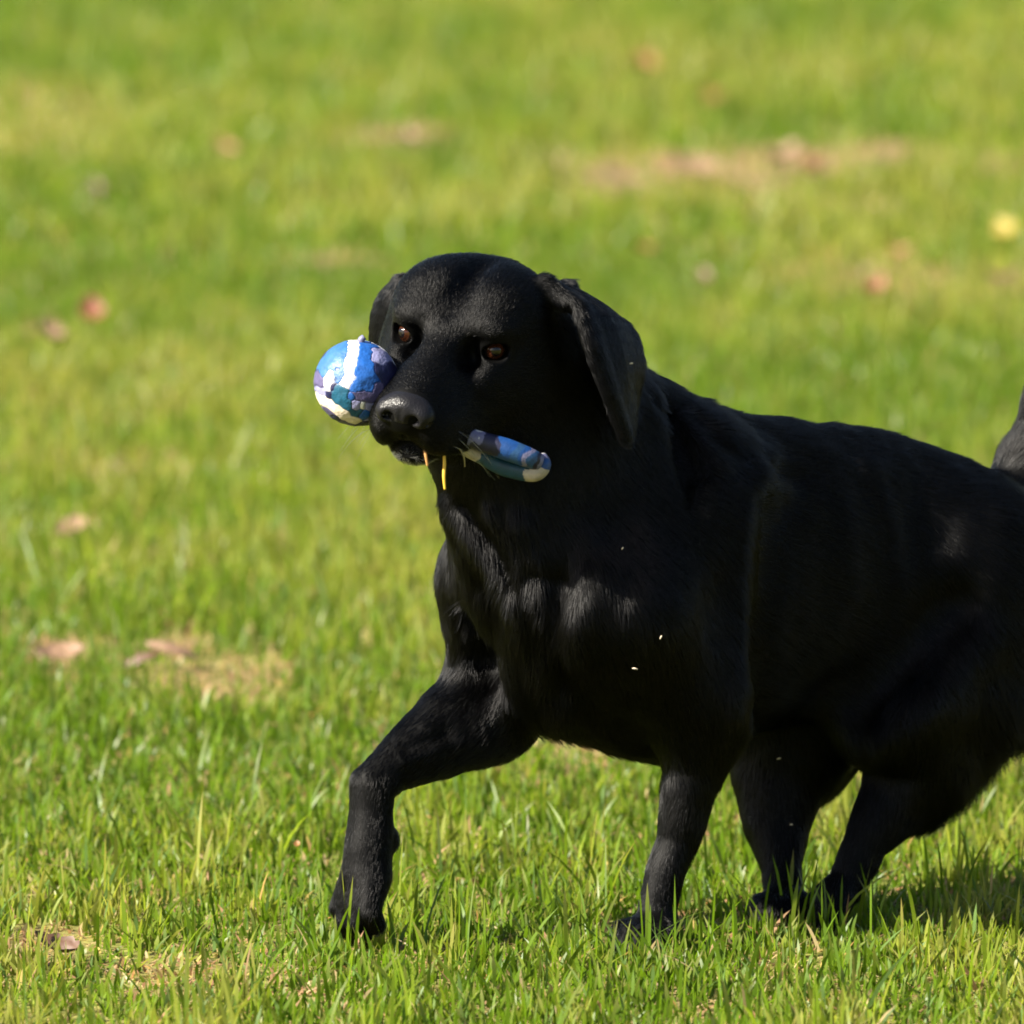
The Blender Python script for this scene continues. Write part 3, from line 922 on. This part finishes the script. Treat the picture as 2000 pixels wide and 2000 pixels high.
def seed(dx, dy, c, wgt=0.0, front=True):
    z2 = max(0.0, 1 - dx * dx - dy * dy)
    p = np.array([dx, (-1 if front else 1) * math.sqrt(z2), -dy]); seeds.append((p / np.linalg.norm(p), c, wgt))


for t in np.linspace(0, 1, 7):
    seed(-0.06 - 0.03 * t, -0.97 + 0.45 * t, WHITE)
    seed(-0.30 - 0.05 * t, -0.92 + 0.45 * t, LBLUE); seed(0.17 - 0.02 * t, -0.95 + 0.48 * t, BLUE)
for t in np.linspace(0, 1, 5):
    seed(-0.10 - 0.12 * t, -0.50 + 0.36 * t, WHITE)
    seed(0.14 - 0.12 * t, -0.48 + 0.40 * t, BLUE); seed(-0.36 - 0.05 * t, -0.48 + 0.22 * t, LBLUE)
for t in np.linspace(0, 1, 9):
    seed(-0.80 + 0.72 * t, 0.34 + 0.50 * t, CREAM, 0.0)
for a in [(-0.67, -0.18, WHITE), (-0.66, -0.06, WHITE), (-0.46, -0.22, WHITE, -.06), (-0.50, -0.66, LBLUE), (-0.62, -0.48, LBLUE), (-0.33, -0.60, LBLUE), (-0.40, -0.45, LAV, -.03), (-0.75, -0.35, LBLUE),
          (0.20, -0.72, BLUE), (0.22, -0.45, BLUE), (0.12, -0.25, BLUE), (0.35, -0.20, BLUE), (0.30, 0.0, BLUE), (0.10, 0.02, BLUE, -.05), (0.50, -0.70, LAV), (0.62, -0.62, LAV),
          (0.60, -0.35, NAVY), (0.70, -0.1, NAVY), (0.75, -0.40, NAVY), (0.52, 0.05, PURP), (-0.85, -0.05, PURP), (-0.84, 0.10, LAV), (-0.52, 0.0, NAVY, -.05),  # navy at the right: partly print, partly the ball's shaded side painted in
          (-0.42, 0.12, TEAL), (-0.28, 0.20, TEAL), (-0.40, 0.30, TEAL), (-0.20, 0.40, TEAL), (-0.10, 0.28, BLUE, -.03), (-0.66, 0.22, NAVY, -.04), (0.10, 0.20, PURP), (0.25, 0.25, PURP),
          (0.0, 0.42, LAV), (0.15, 0.46, WHITE, -.03), (0.30, 0.48, LAV), (0.0, 0.60, TEAL), (0.20, 0.68, BLUE), (0.35, 0.72, LAV), (-0.45, 0.78, NAVY), (-0.30, 0.88, PURP), (-0.62, 0.62, PURP), (0.15, 0.93, NAVY)]:
    seed(*a)
rr = np.random.default_rng(2)
for _ in range(46):
    a, b = rr.uniform(-0.9, 0.9, 2)
    if a * a + b * b < 0.9: seed(a, b, [WHITE, BLUE, LBLUE, TEAL, NAVY, LAV, CREAM, BLUE][rr.integers(0, 8)], 0, False)
SP_ = np.array([s[0] for s in seeds]); SC = np.array([s[1] for s in seeds]); SW = np.array([s[2] for s in seeds])
Wp = S + 0.10 * np.stack([fbm(S[:, 0] * 5 + o, S[:, 1] * 5, S[:, 2] * 5 + o, 2) - 0.5 for o in (1.0, 7.7, 13.1)], 1) * 2
dd = np.linalg.norm(Wp[:, None, :] - SP_[None], axis=2) - SW[None]
o2 = np.argsort(dd, 1)[:, :2]
near, nxt = o2[:, 0], o2[:, 1]
gap = dd[np.arange(len(S)), nxt] - dd[np.arange(len(S)), near]
cb = SC[near] * 1.0
same = (SC[near] == SC[nxt]).all(1)
edge = np.clip(gap / 0.035, 0, 1); edge[same] = 1
mott = fbm(S[:, 0] * 12, S[:, 1] * 12, S[:, 2] * 12, 3)
cb = cb * (0.72 + 0.56 * mott)[:, None]
cb = cb * (0.35 + 0.65 * edge)[:, None] + np.array(NAVY) * (0.65 - 0.65 * edge)[:, None]
wave = fbm(S[:, 0] * 3 + 5, S[:, 1] * 3, S[:, 2] * 3, 2) - 0.5
relief = 0.0007 * edge + 0.0022 * wave + 0.0006 * (mott - 0.5)
ball = link('ball', mesh_np('ball', BC_ + S * (BR + relief)[:, None], q, cloth, col_attr={'print': cb}), toy)


def tube(path, rads, n=20, flat=1.0, den=8):
    path = np.array(path); rads = np.array(rads, float)
    m = len(path); t = np.linspace(0, m - 1, (m - 1) * den + 1)
    C, Rr = [], []
    for qv in t:
        i = min(int(qv), m - 2); f = qv - i
        p0, p1, p2, p3 = path[max(i - 1, 0)], path[i], path[i + 1], path[min(i + 2, m - 1)]
        C.append(0.5 * (2 * p1 + (p2 - p0) * f + (2 * p0 - 5 * p1 + 4 * p2 - p3) * f * f + (3 * p1 - p0 - 3 * p2 + p3) * f ** 3))
        Rr.append(rads[i] * (1 - f) + rads[i + 1] * f)
    C = np.array(C); Rr = np.array(Rr)
    T = np.gradient(C, axis=0); T /= np.linalg.norm(T, axis=1, keepdims=True)
    ref = np.array([0.0, 1.0, 0.1]); s1 = np.cross(T, ref); s1 /= np.linalg.norm(s1, axis=1, keepdims=True); s2 = np.cross(T, s1)
    a = np.linspace(0, 2 * math.pi, n, endpoint=False)
    ring = C[:, None] + Rr[:, None, None] * (np.cos(a)[None, :, None] * s1[:, None] + flat * np.sin(a)[None, :, None] * s2[:, None])
    V = ring.reshape(-1, 3); M = len(C)
    j = np.arange(n); j2 = (j + 1) % n
    Q_ = np.concatenate([np.stack([i * n + j, (i + 1) * n + j, (i + 1) * n + j2, i * n + j2], 1) for i in range(M - 1)])
    V = np.concatenate([V, C[:1], C[-1:]]); e0, e1 = len(V) - 2, len(V) - 1
    tri = np.concatenate([np.stack([j2 * 0 + e0, j, j2], 1), np.stack([j * 0 + e1, (M - 1) * n + j2, (M - 1) * n + j], 1)])
    s = np.concatenate([np.repeat(np.linspace(0, 1, M), n), [0, 1]])
    return V, [Q_, tri], s


def strap_colour(V, s, stops, sd):
    c = np.array([x[1] for x in stops]); p = np.array([x[0] for x in stops])
    w = s + 0.09 * (fbm(V[:, 0] * 70 + sd, V[:, 1] * 70, V[:, 2] * 70, 2) - 0.5) * 2
    cc = c[np.abs(w[:, None] - p[None]).argmin(1)]
    return 0.55 * cc * (0.65 + 0.7 * fbm(V[:, 0] * 200, V[:, 1] * 200, V[:, 2] * 200, 2))[:, None]  # strap print darkened throughout: the head's shade is put into its colour


YH = -0.151
V, Fq, s = tube([BC_ + np.array([0.025, -0.005, -0.02]), H(0.055, -0.03, -0.080), H(0.035, 0.03, -0.080), at(905, 850, YH), at(940, 862, YH - 0.004), at(990, 878, YH - 0.006), at(1030, 893, YH - 0.004), at(1052, 902, YH + 0.002)],
                [0.010, 0.009, 0.009, 0.0080, 0.0098, 0.0108, 0.0100, 0.0085], 64, den=26)
link('strap', mesh_np('strap', V, Fq, cloth, col_attr={'print': strap_colour(V, s, [(0, BLUE), (.30, BLUE), (.44, LBLUE), (.50, WHITE), (.54, LAV), (.57, NAVY), (.62, NAVY), (.66, BLUE), (.74, LBLUE), (.80, BLUE), (.86, LAV), (.90, LBLUE), (.94, NAVY), (.98, LAV)], 1)}), toy)
V, Fq, s = tube([at(1052, 893, YH + 0.010), at(1058, 908, YH + 0.006), at(1040, 922, YH + 0.006), at(985, 911, YH + 0.010), at(940, 890, YH + 0.012), at(900, 872, YH + 0.014), H(0.05, 0.03, -0.088)],
                [0.0075, 0.0092, 0.0095, 0.0095, 0.0080, 0.0075, 0.0075], 64, den=26)
link('strap', mesh_np('strap', V, Fq, cloth, col_attr={'print': strap_colour(V, s, [(0, WHITE), (.07, LAV), (.15, BLUE), (.22, CREAM), (.32, CREAM), (.40, TEAL), (.55, TEAL), (.62, TEAL), (.68, CREAM), (.74, CREAM), (.85, NAVY)], 5)}), toy)
# knotted cord stub on top of the ball
V, Fq, s = tube([BC_ + np.array([0.004, -0.006, 0.036]), BC_ + np.array([0.0045, -0.007, 0.0425]), BC_ + np.array([0.0075, -0.007, 0.0455])], [0.004, 0.0036, 0.0028], 12)
link('cord_knot', mesh_np('cord_knot', V, Fq, cloth, col_attr={'print': np.tile(np.array(LAV) * 0.6, (len(V), 1))}), toy)

# ------------------------------------------------------------------ straws in the mouth
def plain(name, c, rough=0.6):
    m, nt, bs = new_mat(name)
    n1 = N(nt, 'ShaderNodeTexNoise'); n1.inputs['Scale'].default_value = 90
    r1 = ramp(nt, [(0.3, tuple(x * 0.6 for x in c)), (0.7, c)])
    nt.links.new(n1.outputs['Fac'], r1.inputs[0]); nt.links.new(r1.outputs[0], bs.inputs['Base Color'])
    bs.inputs['Roughness'].default_value = rough
    return m


straw_y, straw_o = plain('yellow_straw', (0.62, 0.38, 0.03)), plain('orange_straw', (0.50, 0.24, 0.08))
YS = H(0.075, 0.03, -0.09)[1] - 0.006
for path, rad, m, lab in [
    ([(866, 868, YS), (868, 905, YS - 0.002), (867, 930, YS - .003), (869, 956, YS - 0.002)], 0.0016, straw_y, 'long yellow straw hanging from the dog\'s mouth'),
    ([(827, 860, YS - 0.012), (831, 886, YS - 0.014), (835, 910, YS - 0.012)], 0.0015, straw_o, 'short orange straw stuck to the dog\'s lip near its chin'),
    ([(885, 868, YS), (897, 876, YS - 0.001), (906, 892, YS - 0.002), (908, 912, YS)], 0.0008, plain('dark_stem', (0.20, 0.16, 0.05)), 'thin bent olive grass stem beside the yellow straw')]:
    V, Fq, s = tube([at(*p) for p in path], [rad] * (len(path) - 1) + [rad * 0.7], 8, 0.45)
    tag(link('straw', mesh_np('straw', V, Fq, m)), lab, 'straw', 'straws caught in the mouth')

# ------------------------------------------------------------------ flecks of dry chaff on the coat
bvh = BVHTree.FromPolygons(DV.tolist(), DQ.tolist())
chaff = plain('pale_chaff', (0.55, 0.46, 0.34))
for (u, v, a, L, lab) in [
    (1221, 713, 0.2, 0.006, 'pale chaff fleck on the dog\'s near ear'), (1213, 1080, 1.0, 0.005, 'pale chaff fleck on the dog\'s neck above the shoulder'),
    (1284, 1240, 1.1, 0.007, 'tan chaff fleck on the dog\'s near shoulder'), (1240, 1296, -0.2, 0.010, 'thin dry stem on the dog\'s upper fore leg'),
    (1523, 1478, 0.3, 0.008, 'pale chaff fleck on the dog\'s far thigh below the belly'), (1541, 1613, 0.1, 0.005, 'small chaff fleck low on the far hind leg')]:
    o = Vector(CAM); d = Vector(at(u, v, 0.0)) - o
    hit, nr, _, _ = bvh.ray_cast(o, d.normalized())
    if hit is None: continue
    c = np.array(hit) + np.array(nr) * 0.0075
    L *= 0.55; ax = np.array([math.cos(a), 0, math.sin(a)])
    V, Fq, s = tube([c - ax * L / 2, c + np.array([0, -0.0006, 0.0004]), c + ax * L / 2], [0.0004, 0.0009, 0.0005], 8, 0.5)
    tag(link('chaff_fleck', mesh_np('chaff_fleck', V, Fq, chaff)), lab, 'chaff', 'flecks of chaff on the coat')

# ------------------------------------------------------------------ fallen leaves on the lawn
def leaf_mesh(length, width, curl, fold, lobes, sd):
    r = np.random.default_rng(sd)
    n, m = 14, 6
    t = np.linspace(0, 1, n)[:, None]; s = np.linspace(-1, 1, 2 * m + 1)[None, :]
    wd = np.sin(math.pi * t ** 0.8) ** 0.8 * (1 + 0.22 * lobes * np.sin(t * 22)) + 0.02
    X = (t - 0.5) * length + 0 * s
    Y = s * wd * width / 2
    Z = fold * np.abs(s) * wd * width / 2 + curl * length * ((t - 0.5) ** 2) * 2 + (r.random((n, 2 * m + 1)) - 0.5) * 0.08 * width
    V = np.stack([X, Y, Z], -1).reshape(-1, 3)
    k = 2 * m + 1
    ii = np.arange(n * k).reshape(n, k)
    q = np.stack([ii[:-1, :-1], ii[1:, :-1], ii[1:, 1:], ii[:-1, 1:]], -1).reshape(-1, 4)
    th = 0.0006
    V2 = np.concatenate([V, V - [0, 0, th]]); q2 = np.concatenate([q, q[:, ::-1] + n * k])
    return V2, q2


RUST, TAN, ORNG, BRWN, YELL = [plain(*a) for a in [('rust_leaf', (0.15, 0.045, 0.013)), ('tan_leaf', (0.18, 0.105, 0.06)), ('orange_leaf', (0.18, 0.085, 0.018)), ('brown_leaf', (0.08, 0.036, 0.017)), ('yellow_leaf', (0.24, 0.18, 0.022))]]
for i, (u, v, L, m, z, lab) in enumerate([
    (180, 615, 0.060, RUST, 0.060, 'rust orange fallen leaf on the grass left of the toy'),
    (100, 660, 0.060, TAN, 0.050, 'pale tan fallen leaf at the left edge below the rust leaf'),
    (445, 295, 0.062, ORNG, 0.060, 'blurred orange fallen leaf in the upper left of the lawn'),
    (190, 370, 0.050, BRWN, 0.035, 'blurred dark brown fallen leaf in the upper left of the lawn'),
    (1257, 132, 0.085, ORNG, 0.070, 'blurred orange fallen leaf near the top edge of the lawn'),
    (1400, 195, 0.065, ORNG, 0.035, 'faint orange brown fallen leaf above the dry patch'),
    (1962, 448, 0.060, YELL, 0.045, 'yellow fallen leaf at the right edge of the lawn'),
    (1762, 495, 0.050, ORNG, 0.035, 'small orange brown fallen leaf left of the yellow leaf'),
    (1965, 545, 0.065, BRWN, 0.055, 'dark brown fallen leaf at the right edge below the yellow leaf'),
    (1710, 570, 0.060, RUST, 0.055, 'rust red fallen leaf on the lawn above the dog\'s back'),
    (1255, 490, 0.050, ORNG, 0.030, 'faint orange fallen leaf just right of the dog\'s head'),
    (1378, 545, 0.050, BRWN, 0.035, 'brown fallen leaf on the lawn right of the dog\'s ear'),
    (1590, 335, 0.075, RUST, 0.030, 'reddish leaf lying on the dry patch behind the dog'),
    (1215, 350, 0.090, TAN, 0.035, 'large pale tan leaf at the left end of the dry patch'),
    (1360, 332, 0.095, TAN, 0.035, 'pale tan leaf in the middle of the dry patch'),
    (1530, 312, 0.085, TAN, 0.035, 'pale tan leaf towards the right of the dry patch'),
    (800, 278, 0.070, TAN, 0.035, 'pale tan leaf on the lawn above the dog\'s head'),
    (140, 1040, 0.055, TAN, 0.030, 'tan fallen leaf on the lawn left of the dog\'s chest'),
    (340, 1258, 0.066, TAN, 0.035, 'long curled tan leaf lying on the grass left of the dog'),
    (275, 1278, 0.052, BRWN, 0.022, 'brown curled leaf touching the long tan leaf'),
    (115, 1280, 0.060, TAN, 0.025, 'pale dry leaf by the left edge beside the long tan leaf'),
    (110, 1855, 0.050, BRWN, 0.014, 'dark brown dead leaf in the grass at the lower left corner'),
    (580, 1650, 0.010, ORNG, 0.045, 'tiny orange leaf fragment left of the lifted paw')]):
    r = np.random.default_rng(100 + i)
    V, Q_ = leaf_mesh(L, L * r.uniform(0.45, 0.7), r.uniform(0.3, 0.8), r.uniform(0.2, 0.7), r.uniform(0, 1), i)
    if i in (18, 19): V, Q_ = leaf_mesh(L, L * 0.4, -0.25, -0.45, 0.5, i)
    M = np.array(Matrix.Rotation(r.uniform(0.0, 0.6), 3, 'X') @ Matrix.Rotation(r.uniform(-0.3, 0.3), 3, 'Y') @ Matrix.Rotation(r.uniform(0, 6.2), 3, 'Z'))
    if i == 18: M = np.array(Matrix.Rotation(0.30, 3, 'Y') @ Matrix.Rotation(0.35, 3, 'X'))
    if i == 19: M = np.array(Matrix.Rotation(-0.30, 3, 'Y') @ Matrix.Rotation(0.35, 3, 'X'))
    # where the ray of that pixel meets the height of the leaf
    d = at(u, v, 0) - CAM
    c = CAM + d * ((z - CAM[2]) / d[2])
    o = link('fallen_leaf', mesh_np('fallen_leaf', V @ M.T, Q_, m))
    o.location = c
    tag(o, lab, 'leaf', 'leaves fallen on the lawn')
